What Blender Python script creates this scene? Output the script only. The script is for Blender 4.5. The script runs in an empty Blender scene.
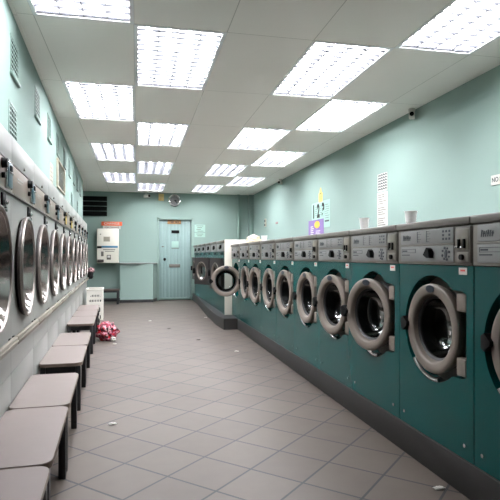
import bpy, bmesh, math, random
from mathutils import Vector, Matrix
R = math.radians
PI = math.pi
sc = bpy.context.scene
COL = sc.collection
random.seed(4)

# ------------------------------------------------------------------ materials
def s2l(c):
    return tuple(((x/255)/12.92 if x/255 <= .04045 else ((x/255+.055)/1.055)**2.4) for x in c)

def mat(name, rgb, rough=.5, metal=0., noise=0., nscale=8., bump=0., bscale=60., spec=.5, coat=0., emit=None, estr=0.):
    m = bpy.data.materials.new(name); m.use_nodes = True
    nt = m.node_tree; p = nt.nodes['Principled BSDF']
    c = s2l(rgb)+(1,)
    p.inputs['Base Color'].default_value = c
    p.inputs['Roughness'].default_value = rough
    p.inputs['Metallic'].default_value = metal
    p.inputs['Specular IOR Level'].default_value = spec
    if coat: p.inputs['Coat Weight'].default_value = coat; p.inputs['Coat Roughness'].default_value = .08
    if emit:
        p.inputs['Emission Color'].default_value = s2l(emit)+(1,); p.inputs['Emission Strength'].default_value = estr
    if noise or bump:
        tc = nt.nodes.new('ShaderNodeTexCoord')
    if noise:
        n = nt.nodes.new('ShaderNodeTexNoise'); n.inputs['Scale'].default_value = nscale; n.inputs['Detail'].default_value = 5
        nt.links.new(tc.outputs['Object'], n.inputs['Vector'])
        r = nt.nodes.new('ShaderNodeMix'); r.data_type = 'RGBA'
        r.inputs[6].default_value = tuple(x*(1-noise) for x in c[:3])+(1,)
        r.inputs[7].default_value = tuple(min(1, x*(1+noise)) for x in c[:3])+(1,)
        nt.links.new(n.outputs['Fac'], r.inputs[0]); nt.links.new(r.outputs[2], p.inputs['Base Color'])
    if bump:
        n2 = nt.nodes.new('ShaderNodeTexNoise'); n2.inputs['Scale'].default_value = bscale; n2.inputs['Detail'].default_value = 4
        nt.links.new(tc.outputs['Object'], n2.inputs['Vector'])
        b = nt.nodes.new('ShaderNodeBump'); b.inputs['Strength'].default_value = bump; b.inputs['Distance'].default_value = .004
        nt.links.new(n2.outputs['Fac'], b.inputs['Height']); nt.links.new(b.outputs['Normal'], p.inputs['Normal'])
    return m

M = {}
M['wall'] = mat('wall_paint', (130, 151, 144), .8, noise=.03, nscale=1.5, bump=.15, bscale=90)
M['wall_trim'] = mat('wall_trim_paint', (122, 145, 137), .45)
M['doorpaint'] = mat('door_paint', (128, 152, 149), .4, noise=.03)
M['skirt'] = mat('skirting', (38, 40, 42), .45)
M['plinth'] = mat('plinth_paint', (32, 30, 28), .7, noise=.12, nscale=6)
M['teal'] = mat('teal_enamel', (4, 68, 66), .25, noise=.03, nscale=2, spec=.25)
M['teal_dark'] = mat('teal_side', (20, 72, 74), .4)
M['grey'] = mat('grey_casing', (112, 108, 101), .42, noise=.03)
M['lid'] = mat('grey_lid', (92, 88, 81), .42, noise=.05)
M['plate'] = mat('control_plate', (122, 123, 122), .4, noise=.03)
M['ring'] = mat('door_ring_plastic', (114, 105, 97), .5, spec=.3)
M['black'] = mat('black_plastic', (8, 9, 10), .5, spec=.12)
M['rubber'] = mat('rubber', (20, 20, 21), .6)
M['navy'] = mat('navy_badge', (26, 36, 46), .35, spec=.3)
M['ink'] = mat('dark_print', (44, 50, 58), .5)
M['chrome'] = mat('chrome', (210, 212, 214), .12, 1.)
M['steel'] = mat('drum_steel', (96, 96, 95), .4, 1.)
M['recess'] = mat('recess_grey', (84, 78, 72), .5)
M['coinplate'] = mat('coin_plate', (104, 99, 87), .45, noise=.05)
M['white'] = mat('white_paper', (196, 194, 188), .7, spec=.2)
M['red'] = mat('red_print', (196, 70, 60), .5)
M['cream'] = mat('cream_enamel', (222, 217, 205), .35)
M['dryer_white'] = mat('dryer_white', (150, 151, 147), .38, noise=.02, nscale=3, spec=.35)
M['dryer_strip'] = mat('dryer_strip', (142, 130, 119), .34, metal=.3, noise=.05, nscale=6)
M['rail'] = mat('rail_alu', (128, 122, 110), .4, metal=.3)
M['seal'] = mat('dark_seal', (52, 44, 42), .45)
M['chromering'] = mat('brushed_ring', (150, 142, 137), .34, .7)
M['dryglass'] = mat('dryer_glass', (118, 106, 101), .1, .6, spec=1.)
M['dryglass'].node_tree.nodes['Principled BSDF'].inputs['IOR'].default_value = 2.6
M['coinblue'] = mat('coin_blue', (62, 92, 104), .3, metal=.3)
M['yellow'] = mat('yellow_plate', (206, 178, 90), .45)
M['laminate'] = mat('bench_laminate', (110, 99, 95), .5, noise=.05, nscale=14)
M['edge'] = mat('bench_edge', (98, 84, 74), .6)
M['bframe'] = mat('bench_frame', (22, 23, 26), .45)
M['fixture'] = mat('fixture_white', (236, 236, 238), .4)
M['reflector'] = mat('fixture_reflector', (225, 226, 230), .2, metal=.5)
M['louvre'] = mat('louvre_blades', (68, 69, 73), .5, spec=.15)
M['tube'] = mat('fluorescent_tube', (255, 255, 255), .5, emit=(250, 250, 253), estr=50)
M['grille_dark'] = mat('vent_dark', (18, 21, 22), .9, spec=0.)
M['paper_mint'] = mat('mint_poster', (152, 182, 172), .7, spec=.2)
M['purple'] = mat('purple_poster', (120, 96, 150), .7, noise=.08, nscale=9)
M['yellow_p'] = mat('yellow_print', (226, 178, 70), .5)
M['yellow_s'] = mat('yellow_sign', (224, 186, 88), .5)
M['orange'] = mat('orange_sign', (214, 92, 52), .5)
M['brown'] = mat('brown_sign', (150, 112, 70), .5)
M['blue'] = mat('blue_strip', (62, 120, 150), .4)
M['basket'] = mat('white_plastic', (226, 223, 214), .4)
M['cup'] = mat('white_cup', (250, 248, 248), .6)
M['cloth'] = mat('cream_cloth', (232, 214, 190), .9, bump=.4, bscale=40)
M['mirror'] = mat('mirror_glass', (200, 200, 196), .05, 1.)
M['beige'] = mat('beige_frame', (176, 168, 150), .5)
M['oldwhite'] = mat('yellowed_plastic', (196, 172, 116), .45)
M['pink'] = mat('pink_cloth', (216, 130, 150), .85, noise=.4, nscale=22, bump=.4, bscale=50)
M['greypink'] = mat('greyish_pink_cloth', (134, 104, 106), .85, noise=.3, nscale=40)
M['clothblack'] = mat('black_cloth', (24, 23, 25), .9)
M['grey_door'] = mat('dark_grey_door', (42, 38, 38), .5, spec=.25)

def bag_mat():
    m = bpy.data.materials.new('red_pink_patterned'); m.use_nodes = True
    nt = m.node_tree; p = nt.nodes['Principled BSDF']; p.inputs['Roughness'].default_value = .35
    tc = nt.nodes.new('ShaderNodeTexCoord'); v = nt.nodes.new('ShaderNodeTexVoronoi'); v.inputs['Scale'].default_value = 44
    nt.links.new(tc.outputs['Object'], v.inputs['Vector'])
    sp = nt.nodes.new('ShaderNodeSeparateColor'); nt.links.new(v.outputs['Color'], sp.inputs[0])
    r = nt.nodes.new('ShaderNodeValToRGB'); r.color_ramp.interpolation = 'CONSTANT'
    cols = [(150, 24, 40), (196, 130, 146), (84, 20, 38), (160, 56, 84), (40, 24, 30), (196, 160, 160), (170, 18, 32)]
    e = r.color_ramp.elements
    while len(e) < len(cols): e.new(.5)
    for i, c in enumerate(cols):
        e[i].position = i/len(cols); e[i].color = s2l(c)+(1,)
    nt.links.new(sp.outputs[0], r.inputs[0]); nt.links.new(r.outputs[0], p.inputs['Base Color'])
    return m
M['bag'] = bag_mat()

def glass_mat():
    m = bpy.data.materials.new('porthole_glass'); m.use_nodes = True
    nt = m.node_tree; nt.nodes.clear()
    o = nt.nodes.new('ShaderNodeOutputMaterial'); t = nt.nodes.new('ShaderNodeBsdfTransparent'); g = nt.nodes.new('ShaderNodeBsdfGlossy')
    t.inputs[0].default_value = (.42, .45, .45, 1); g.inputs['Roughness'].default_value = .06; g.inputs['Color'].default_value = (.28, .29, .29, 1)
    f = nt.nodes.new('ShaderNodeFresnel'); f.inputs[0].default_value = 1.45
    mx = nt.nodes.new('ShaderNodeMixShader')
    nt.links.new(f.outputs[0], mx.inputs[0]); nt.links.new(t.outputs[0], mx.inputs[1]); nt.links.new(g.outputs[0], mx.inputs[2])
    nt.links.new(mx.outputs[0], o.inputs[0])
    return m
M['glass'] = glass_mat()

TILE = .2785
def grid_mat(name, base, line, w, rough, kind):
    """floor: diagonal square tiles; ceiling: 0.59 x 1.2 lay-in tiles (true object-space metres)"""
    m = bpy.data.materials.new(name); m.use_nodes = True
    nt = m.node_tree; p = nt.nodes['Principled BSDF']
    tc = nt.nodes.new('ShaderNodeTexCoord'); sx = nt.nodes.new('ShaderNodeSeparateXYZ')
    nt.links.new(tc.outputs['Object'], sx.inputs[0])
    def mth(op, a, b=None, c=None):
        n = nt.nodes.new('ShaderNodeMath'); n.operation = op
        for i, q in enumerate((a, b, c)):
            if q is None: continue
            if isinstance(q, (int, float)): n.inputs[i].default_value = q
            else: nt.links.new(q, n.inputs[i])
        return n.outputs[0]
    X, Y = sx.outputs[0], sx.outputs[1]
    if kind == 'floor':
        u = mth('DIVIDE', mth('SUBTRACT', mth('MULTIPLY', mth('ADD', X, Y), .70711), 1.816), TILE)
        v = mth('DIVIDE', mth('SUBTRACT', mth('MULTIPLY', mth('SUBTRACT', Y, X), .70711), 1.624), TILE)
        su = sv = TILE
    else:
        u = mth('DIVIDE', mth('ADD', X, .022), .5885); v = mth('DIVIDE', mth('SUBTRACT', Y, 3.32), 1.2)
        su, sv = .5885, 1.2
    u = mth('ADD', u, 50.); v = mth('ADD', v, 50.)
    def line_of(q, s):
        f = mth('FRACT', q); d = mth('MULTIPLY', mth('MINIMUM', f, mth('SUBTRACT', 1., f)), s)
        return mth('LESS_THAN', d, w/2)
    ln = mth('MAXIMUM', line_of(u, su), line_of(v, sv))
    wn = nt.nodes.new('ShaderNodeTexWhiteNoise'); cb = nt.nodes.new('ShaderNodeCombineXYZ')
    nt.links.new(mth('FLOOR', u), cb.inputs[0]); nt.links.new(mth('FLOOR', v), cb.inputs[1]); nt.links.new(cb.outputs[0], wn.inputs['Vector'])
    nz = nt.nodes.new('ShaderNodeTexNoise'); nz.inputs['Scale'].default_value = 9 if kind == 'floor' else 2; nz.inputs['Detail'].default_value = 6
    nt.links.new(tc.outputs['Object'], nz.inputs['Vector'])
    amt = (.16, .22) if kind == 'floor' else (.02, .03)
    val = mth('ADD', mth('MULTIPLY', wn.outputs['Value'], amt[0]), mth('MULTIPLY', nz.outputs['Fac'], amt[1]))
    val = mth('ADD', val, 1-(amt[0]+amt[1])/2)
    mul = nt.nodes.new('ShaderNodeVectorMath'); mul.operation = 'SCALE'
    mul.inputs[0].default_value = s2l(base); nt.links.new(val, mul.inputs['Scale'])
    mx = nt.nodes.new('ShaderNodeMix'); mx.data_type = 'RGBA'
    nt.links.new(ln, mx.inputs[0]); nt.links.new(mul.outputs[0], mx.inputs[6]); mx.inputs[7].default_value = s2l(line)+(1,)
    nt.links.new(mx.outputs[2], p.inputs['Base Color'])
    p.inputs['Roughness'].default_value = rough
    p.inputs['Specular IOR Level'].default_value = .22
    if kind == 'floor':
        b = nt.nodes.new('ShaderNodeBump'); b.inputs['Strength'].default_value = .25; b.inputs['Distance'].default_value = .002; b.invert = True
        nt.links.new(ln, b.inputs['Height']); nt.links.new(b.outputs['Normal'], p.inputs['Normal'])
    return m
M['floor'] = grid_mat('floor_tiles', (84, 76, 70), (45, 47, 50), .011, .5, 'floor')
M['ceiling'] = grid_mat('ceiling_tiles', (247, 243, 238), (200, 196, 190), .005, .85, 'ceiling')

# ------------------------------------------------------------------ mesh helpers
def box(bm, x0, x1, y0, y1, z0, z1, bev=0., seg=2):
    r = bmesh.ops.create_cube(bm, size=1)
    vs = r['verts']
    for v in vs:
        v.co = Vector(((x0+x1)/2+v.co.x*(x1-x0), (y0+y1)/2+v.co.y*(y1-y0), (z0+z1)/2+v.co.z*(z1-z0)))
    if bev:
        es = list({e for v in vs for e in v.link_edges})
        bmesh.ops.bevel(bm, geom=es, offset=bev, segments=seg, affect='EDGES', profile=.5)

AX = {'x': Matrix.Rotation(PI/2, 4, 'Y'), 'y': Matrix.Rotation(-PI/2, 4, 'X'), 'z': Matrix.Identity(4)}
def cyl(bm, c, axis, r, d, seg=20, r2=None, sx=1, sy=1):
    m = Matrix.Translation(c) @ AX[axis] @ Matrix.Diagonal((sx, sy, 1, 1))
    bmesh.ops.create_cone(bm, cap_ends=True, cap_tris=False, segments=seg, radius1=r, radius2=r if r2 is None else r2, depth=d, matrix=m)

def lathe(bm, prof, c=(0, 0, 0), axis='y', seg=40, closed=False):
    """prof: (radius, height) pairs spun about the axis through c"""
    rings = []
    for (r, h) in prof:
        ring = []
        if r < 1e-6:
            ring = [bm.verts.new(_ax(axis, 0, 0, h, c))]
        else:
            for i in range(seg):
                a = 2*PI*i/seg
                ring.append(bm.verts.new(_ax(axis, r*math.cos(a), r*math.sin(a), h, c)))
        rings.append(ring)
    pairs = list(zip(rings, rings[1:])) + ([(rings[-1], rings[0])] if closed else [])
    for A, B in pairs:
        for i in range(seg):
            j = (i+1) % seg
            if len(A) == 1 and len(B) == 1: continue
            if len(A) == 1: bm.faces.new((A[0], B[i], B[j]))
            elif len(B) == 1: bm.faces.new((A[i], B[0], A[j]))
            else: bm.faces.new((A[i], B[i], B[j], A[j]))
def _ax(axis, p, q, h, c):
    if axis == 'y': return (c[0]+p, c[1]+h, c[2]+q)
    if axis == 'x': return (c[0]+h, c[1]+p, c[2]+q)
    return (c[0]+p, c[1]+q, c[2]+h)

def tube(bm, pts, r, seg=8):
    pts = [Vector(p) for p in pts]; rings = []
    for i, p in enumerate(pts):
        t = (pts[min(i+1, len(pts)-1)]-pts[max(i-1, 0)]).normalized()
        n = t.orthogonal().normalized() if i == 0 else (n - t*n.dot(t)).normalized()
        b = t.cross(n)
        rings.append([bm.verts.new(p+(n*math.cos(2*PI*k/seg)+b*math.sin(2*PI*k/seg))*r) for k in range(seg)])
    for A, B in zip(rings, rings[1:]):
        for k in range(seg):
            bm.faces.new((A[k], A[(k+1) % seg], B[(k+1) % seg], B[k]))
    bm.faces.new(rings[0][::-1]); bm.faces.new(rings[-1])

def prism(bm, pts, axis, h0, h1):
    """extrude a polygon: axis 'y' -> pts are (x,z); 'z' -> (x,y)"""
    f = (lambda p, h: (p[0], h, p[1])) if axis == 'y' else ((lambda p, h: (p[0], p[1], h)) if axis == 'z' else (lambda p, h: (h, p[0], p[1])))
    A = [bm.verts.new(f(p, h0)) for p in pts]; B = [bm.verts.new(f(p, h1)) for p in pts]
    bm.faces.new(A); bm.faces.new(B[::-1])
    for i in range(len(pts)):
        j = (i+1) % len(pts); bm.faces.new((A[i], B[i], B[j], A[j]))

def holed(bm, x0, x1, z0, z1, cx, cz, rf, y0, y1, lip, n=64):
    """plate in the xz plane between y0 and y1 with a hole of radius rf(angle); hole wall runs back to lip"""
    inn, out = [], []
    angs = [2*PI*i/n for i in range(n)]
    for c in ((x0, z0), (x1, z0), (x1, z1), (x0, z1)):
        a = math.atan2(c[1]-cz, c[0]-cx) % (2*PI)
        k = min(range(len(angs)), key=lambda i: min(abs(angs[i]-a), 2*PI-abs(angs[i]-a))); angs[k] = a
    angs.sort()
    for a in angs:
        ca, sa = math.cos(a), math.sin(a); r = rf(a)
        inn.append((cx+ca*r, cz+sa*r))
        tx = ((x1-cx)/ca if ca > 1e-9 else (x0-cx)/ca if ca < -1e-9 else 1e9)
        tz = ((z1-cz)/sa if sa > 1e-9 else (z0-cz)/sa if sa < -1e-9 else 1e9)
        t = min(tx, tz); out.append((cx+ca*t, cz+sa*t))
    V = lambda L, y: [bm.verts.new((p[0], y, p[1])) for p in L]
    fo, fi, bi, fo2 = V(out, y0), V(inn, y0), V(inn, lip), V(out, y1)
    N = len(angs)
    for i in range(N):
        j = (i+1) % N
        bm.faces.new((fo[i], fo[j], fi[j], fi[i])); bm.faces.new((fi[i], fi[j], bi[j], bi[i])); bm.faces.new((fo[j], fo[i], fo2[i], fo2[j]))

def obj(name, bm, m, parent=None, loc=None, rot=None, angle=35, fixn=True):
    if fixn: bmesh.ops.recalc_face_normals(bm, faces=bm.faces[:])
    me = bpy.data.meshes.new(name); bm.to_mesh(me); bm.free()
    me.shade_smooth()
    try: me.set_sharp_from_angle(angle=R(angle))
    except Exception: pass
    for q in (m if isinstance(m, list) else [m]): me.materials.append(M[q] if isinstance(q, str) else q)
    o = bpy.data.objects.new(name, me); COL.objects.link(o)
    if parent: o.parent = parent
    if loc: o.location = loc
    if rot: o.rotation_euler = rot
    return o

def B(*boxes, bev=0.):
    bm = bmesh.new()
    for b in boxes: box(bm, *b, bev=bev)
    return bm

def thing(name, label, cat, loc=(0, 0, 0), rotz=0., group=None):
    o = bpy.data.objects.new(name, None); COL.objects.link(o); o.empty_display_size = .1
    o.location = loc; o.rotation_euler = (0, 0, rotz)
    return tag(o, label, cat, group)
def tag(o, label, cat, group=None):
    o['label'] = label; o['category'] = cat
    if group: o['group'] = group
    return o
def struct(name, bm, m, parent=None):
    o = obj(name, bm, m, parent)
    if not parent: o['kind'] = 'structure'
    return o
def dup(root, loc, rotz, label, group=None):
    def cp(o, par):
        c = o.copy(); COL.objects.link(c)
        if par: c.parent = par
        for ch in o.children: cp(ch, c)
        return c
    r = cp(root, None); r.location = loc; r.rotation_euler = (0, 0, rotz); r['label'] = label
    if group: r['group'] = group
    return r
def child(o, name):
    for c in o.children:
        if c.name.split('.')[0] == name: return c

def text_obj(name, s, size, m, parent=None, loc=(0, 0, 0), rot=(0, 0, 0), sx=1., ext=.0008, align='CENTER', bold=.012):
    cu = bpy.data.curves.new(name, 'FONT'); cu.body = s; cu.size = size; cu.extrude = ext
    cu.align_x = align; cu.align_y = 'CENTER'; cu.offset = size*bold
    t = bpy.data.objects.new(name+'_t', cu); COL.objects.link(t)
    dg = bpy.context.evaluated_depsgraph_get()
    me = bpy.data.meshes.new_from_object(t.evaluated_get(dg)); me.name = name
    bpy.data.objects.remove(t); me.materials.clear(); me.materials.append(M[m])
    o = bpy.data.objects.new(name, me); COL.objects.link(o); o.scale = (sx, 1, 1)
    if parent: o.parent = parent
    o.location = loc; o.rotation_euler = rot
    return o

# ------------------------------------------------------------------ room numbers (metres; camera stands at x=0, y=0)
EYE = 1.02
CZ = EYE+1.447          # ceiling
XR = 2.68               # right wall
YB = 12.1               # back wall
YF = -2.2               # wall behind the viewer
XL = -1.75              # outer left wall
SL = .0425              # the dryer wall runs slightly off the room axis
AL = math.atan(SL)
def xw(y): return -.582-SL*y     # upper dryer wall
def xd(y): return -.480-SL*y     # dryer fronts
XN = 1.36               # fronts of the near washers
XF = 1.266              # fronts of the far washers
PZ = .152               # plinth height

bm = bmesh.new(); box(bm, XL, XR, YF, YB, -.06, 0); struct('floor', bm, 'floor')

# light modules: column starts and rows
LX = {'left': -.61, 'second': -.022, 'third': 1.155, 'right': 1.7435}
MW, ML = .5885, 1.2
rows_a = [2.12, 4.52, 6.92, 9.32]      # left and right columns
rows_b = [3.32, 5.72, 8.12, 10.52]     # second and third columns
holes = set()
for k, rows in (('left', rows_a), ('second', rows_b), ('third', rows_b), ('right', rows_a)):
    for y in rows: holes.add((round(LX[k], 3), round(y, 3)))
bm = bmesh.new()
xs = [XL]+[round(-.022+.5885*i, 4) for i in range(-2, 5)]+[XR]
ys = [YF]+[round(3.32+1.2*i, 4) for i in range(-4, 8)]+[YB]
for i in range(len(xs)-1):
    for j in range(len(ys)-1):
        if any(abs(xs[i]-h[0]) < .01 and abs(ys[j]-h[1]) < .01 for h in holes): continue
        vs = [bm.verts.new(p) for p in ((xs[i], ys[j], CZ), (xs[i+1], ys[j], CZ), (xs[i+1], ys[j+1], CZ), (xs[i], ys[j+1], CZ))]
        bm.faces.new(vs[::-1])
        us = [bm.verts.new(v.co+Vector((0, 0, .012))) for v in vs]
        bm.faces.new(us)
        for a in range(4):
            b = (a+1) % 4; bm.faces.new((vs[a], vs[b], us[b], us[a]))
o = obj('ceiling', bm, 'ceiling'); o['kind'] = 'structure'

struct('wall_right', B((XR, XR+.12, YF, YB, 0, CZ+.2)), 'wall')
struct('wall_front', B((XL, XR, YF-.12, YF, 0, CZ+.2)), 'wall')
struct('wall_outer_left', B((XL-.12, XL, YF, YB, 0, CZ+.2)), 'wall')
# back wall with a door opening
DX0, DX1, DZ = .485, 1.215, 1.855
struct('wall_back', B((XL, DX0, YB, YB+.12, 0, CZ+.2), (DX1, XR, YB, YB+.12, 0, CZ+.2), (DX0, DX1, YB, YB+.12, DZ, CZ+.2),
                      (DX0, DX1, YB+.1, YB+.12, 0, DZ)), 'wall')
# wall above the dryers
bm = bmesh.new()
prism(bm, [(xw(YF), YF), (xw(10.4), 10.4), (xw(10.4)-.55, 10.4), (xw(YF)-.55, YF)], 'z', 1.612, CZ+.01)
struct('wall_left', bm, 'wall')
bm = bmesh.new()
prism(bm, [(xd(9.93)-.03, 9.93), (xw(10.4), 10.4), (xw(10.4)-.55, 10.4), (xd(9.93)-.6, 9.93)], 'z', 0, 1.612)
struct('wall_left_end', bm, 'wall')
# ceiling edge shadow batten on the left wall
bm = bmesh.new()
prism(bm, [(xw(YF), YF), (xw(10.4), 10.4), (xw(10.4)+.02, 10.4), (xw(YF)+.02, YF)], 'z', CZ-.012, CZ-.001)
struct('trim_1', bm, 'ceiling')
# skirting, boxed pipe and corner casing on the back wall
struct('baseboard_back', B((XL, -.375, YB-.015, YB, 0, .07), (DX1+.06, XF-.02, YB-.015, YB, 0, .07), bev=.003), 'skirt')
bm = bmesh.new(); cyl(bm, (2.33, YB-.04, CZ/2), 'z', .035, CZ-.001, 16); struct('trim_2', bm, 'wall_trim')
struct('trim_3', B((2.57, XR, YB-.11, YB, 0, CZ-.001), bev=.004), 'wall_trim')
bm = B((DX0-.05, DX0, YB-.012, YB+.1, 0, DZ+.05), (DX1, DX1+.05, YB-.012, YB+.1, 0, DZ+.05), (DX0-.05, DX1+.05, YB-.012, YB+.1, DZ, DZ+.05), bev=.004)
struct('trim_4', bm, 'wall_trim')
# plinths under the washers
struct('plinth_near', B((XN-.004, XR, .6, 7.1, 0, PZ), bev=.006), 'plinth')
bm = bmesh.new()
prism(bm, [(1.165, 7.1), (1.135, 7.6), (1.15, 8.7), (1.19, 9.8), (1.235, 10.8), (1.25, YB), (XR, YB), (XR, 7.1)], 'z', 0, PZ)
bmesh.ops.bevel(bm, geom=[e for e in bm.edges if all(abs(v.co.z-PZ) < 1e-4 for v in e.verts)], offset=.006, segments=2, affect='EDGES')
struct('plinth_far', bm, 'plinth')

# ------------------------------------------------------------------ door in the back wall
DW = DX1-DX0
bm = bmesh.new(); n = 9
for i in range(n):
    x0 = DX0+.004+(DW-.008)*i/n
    box(bm, x0+.001, x0+(DW-.008)/n-.001, YB+.045, YB+.085, .02, DZ-.004, bev=.004)
d1 = struct('door_1', bm, 'doorpaint')
struct('weather_bar', B((DX0+.01, DX1-.01, YB+.02, YB+.045, .02, .06), bev=.006), 'wall_trim', d1)
struct('letter_plate', B((.715, .965, YB+.032, YB+.046, .755, .83), bev=.005), 'lid', d1)
bm = bmesh.new(); cyl(bm, (.61, YB+.03, .945), 'y', .032, .03, 16); box(bm, .6, .62, YB+.02, YB+.045, .9, .95, bev=.003); struct('door_lock', bm, 'black', d1)
bm = bmesh.new(); cyl(bm, (.555, YB+.03, 1.235), 'y', .014, .03, 12); box(bm, .55, .6, YB+.02, YB+.03, 1.228, 1.242); struct('latch', bm, 'lid', d1)
struct('black_label', B((.765, .945, YB+.038, YB+.046, 1.545, 1.615)), 'black', d1)
struct('vision_panel', B((.77, .93, YB+.034, YB+.046, 1.21, 1.36), bev=.004), 'paper_mint', d1)
struct('panel_ledge', B((.765, .935, YB+.03, YB+.046, 1.195, 1.21), bev=.002), 'lid', d1)
t = thing('door_sign', 'small brown name sign fixed at the top of the pale plank door', 'sign', (.83, YB+.045, 1.805))
obj('board', B((-.155, .155, -.012, 0, -.045, .045), bev=.003), 'brown', t)
obj('lettering', B(*[(-.105+.026*i, -.087+.026*i+(.004 if i % 3 else -.002), -.0135, -.012, -.018, .018) for i in range(8) if i != 4]), 'seal', t)

# ------------------------------------------------------------------ ceiling lights
def make_light():
    t = thing('ceiling_light', '', 'ceiling light', group='louvred fluorescent ceiling lights')
    W, L = MW, ML; e = .022
    bm = B((0, e, 0, L, -.004, .012), (W-e, W, 0, L, -.004, .012), (e, W-e, 0, e, -.004, .012), (e, W-e, L-e, L, -.004, .012))
    obj('frame', bm, 'fixture', t)
    bm = bmesh.new()
    # open-bottomed housing with four curved troughs
    q = (W-2*e)/4
    prof = []
    for k in range(4):
        for s in range(7):
            a = s/6
            prof.append((e+q*k+q*a, .03+.075*math.sin(PI*a)**.7 if 0 < a < 1 else .03))
    A = [bm.verts.new((p[0], e, p[1])) for p in prof]; Bv = [bm.verts.new((p[0], L-e, p[1])) for p in prof]
    for i in range(len(prof)-1): bm.faces.new((A[i], A[i+1], Bv[i+1], Bv[i]))
    for y, lst in ((e, A), (L-e, Bv)):
        c = [bm.verts.new((e, y, 0)), bm.verts.new((W-e, y, 0))]
        bm.faces.new([c[0]]+lst+[c[1]])
    for x in (e, W-e):
        bm.faces.new([bm.verts.new(p) for p in ((x, e, 0), (x, L-e, 0), (x, L-e, .1), (x, e, .1))])
    obj('reflector', bm, 'reflector', t, fixn=False)
    bm = bmesh.new(); cyl(bm, (0, L/2, 0), 'y', .013, L-.09, 10)
    tu = obj('tube', bm, 'tube', t, (e+q/2, 0, .048))
    for k in range(1, 4):
        c = tu.copy(); COL.objects.link(c); c.location.x = e+q*(k+.5)
    bm = bmesh.new()
    for k in range(5):
        x = e+q*k; box(bm, x-.002, x+.002, e, L-e, .001, .02)
    nb = 14
    for k in range(nb+1):
        y = e+(L-2*e)*k/nb
        for j in range(4):      # cross blades: deeper at their ends, arched in the middle
            x0, x1 = e+q*j+.002, e+q*(j+1)-.002
            prism(bm, [(x0, .02), (x0, .002), (x0+q*.25, .008), ((x0+x1)/2, .011), (x1-q*.25, .008), (x1, .002), (x1, .02)], 'y', y-.0012, y+.0012)
    obj('louvre', bm, 'louvre', t)
    return t
lights = []
for k, rows in (('left', rows_a), ('second', rows_b), ('third', rows_b), ('right', rows_a)):
    names = {'left': 'leftmost column along the dryer wall', 'second': 'second column from the left',
             'third': 'third column from the left', 'right': 'rightmost column along the bare wall'}
    for i, y in enumerate(rows):
        lab = 'fluorescent ceiling light, %s in the %s' % (['nearest', 'second nearest', 'third nearest', 'farthest'][i], names[k])
        if not lights: o = make_light(); o['label'] = lab; o.location = (LX[k], y, CZ)
        else: o = dup(lights[0], (LX[k], y, CZ), 0, lab)
        lights.append(o)

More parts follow.
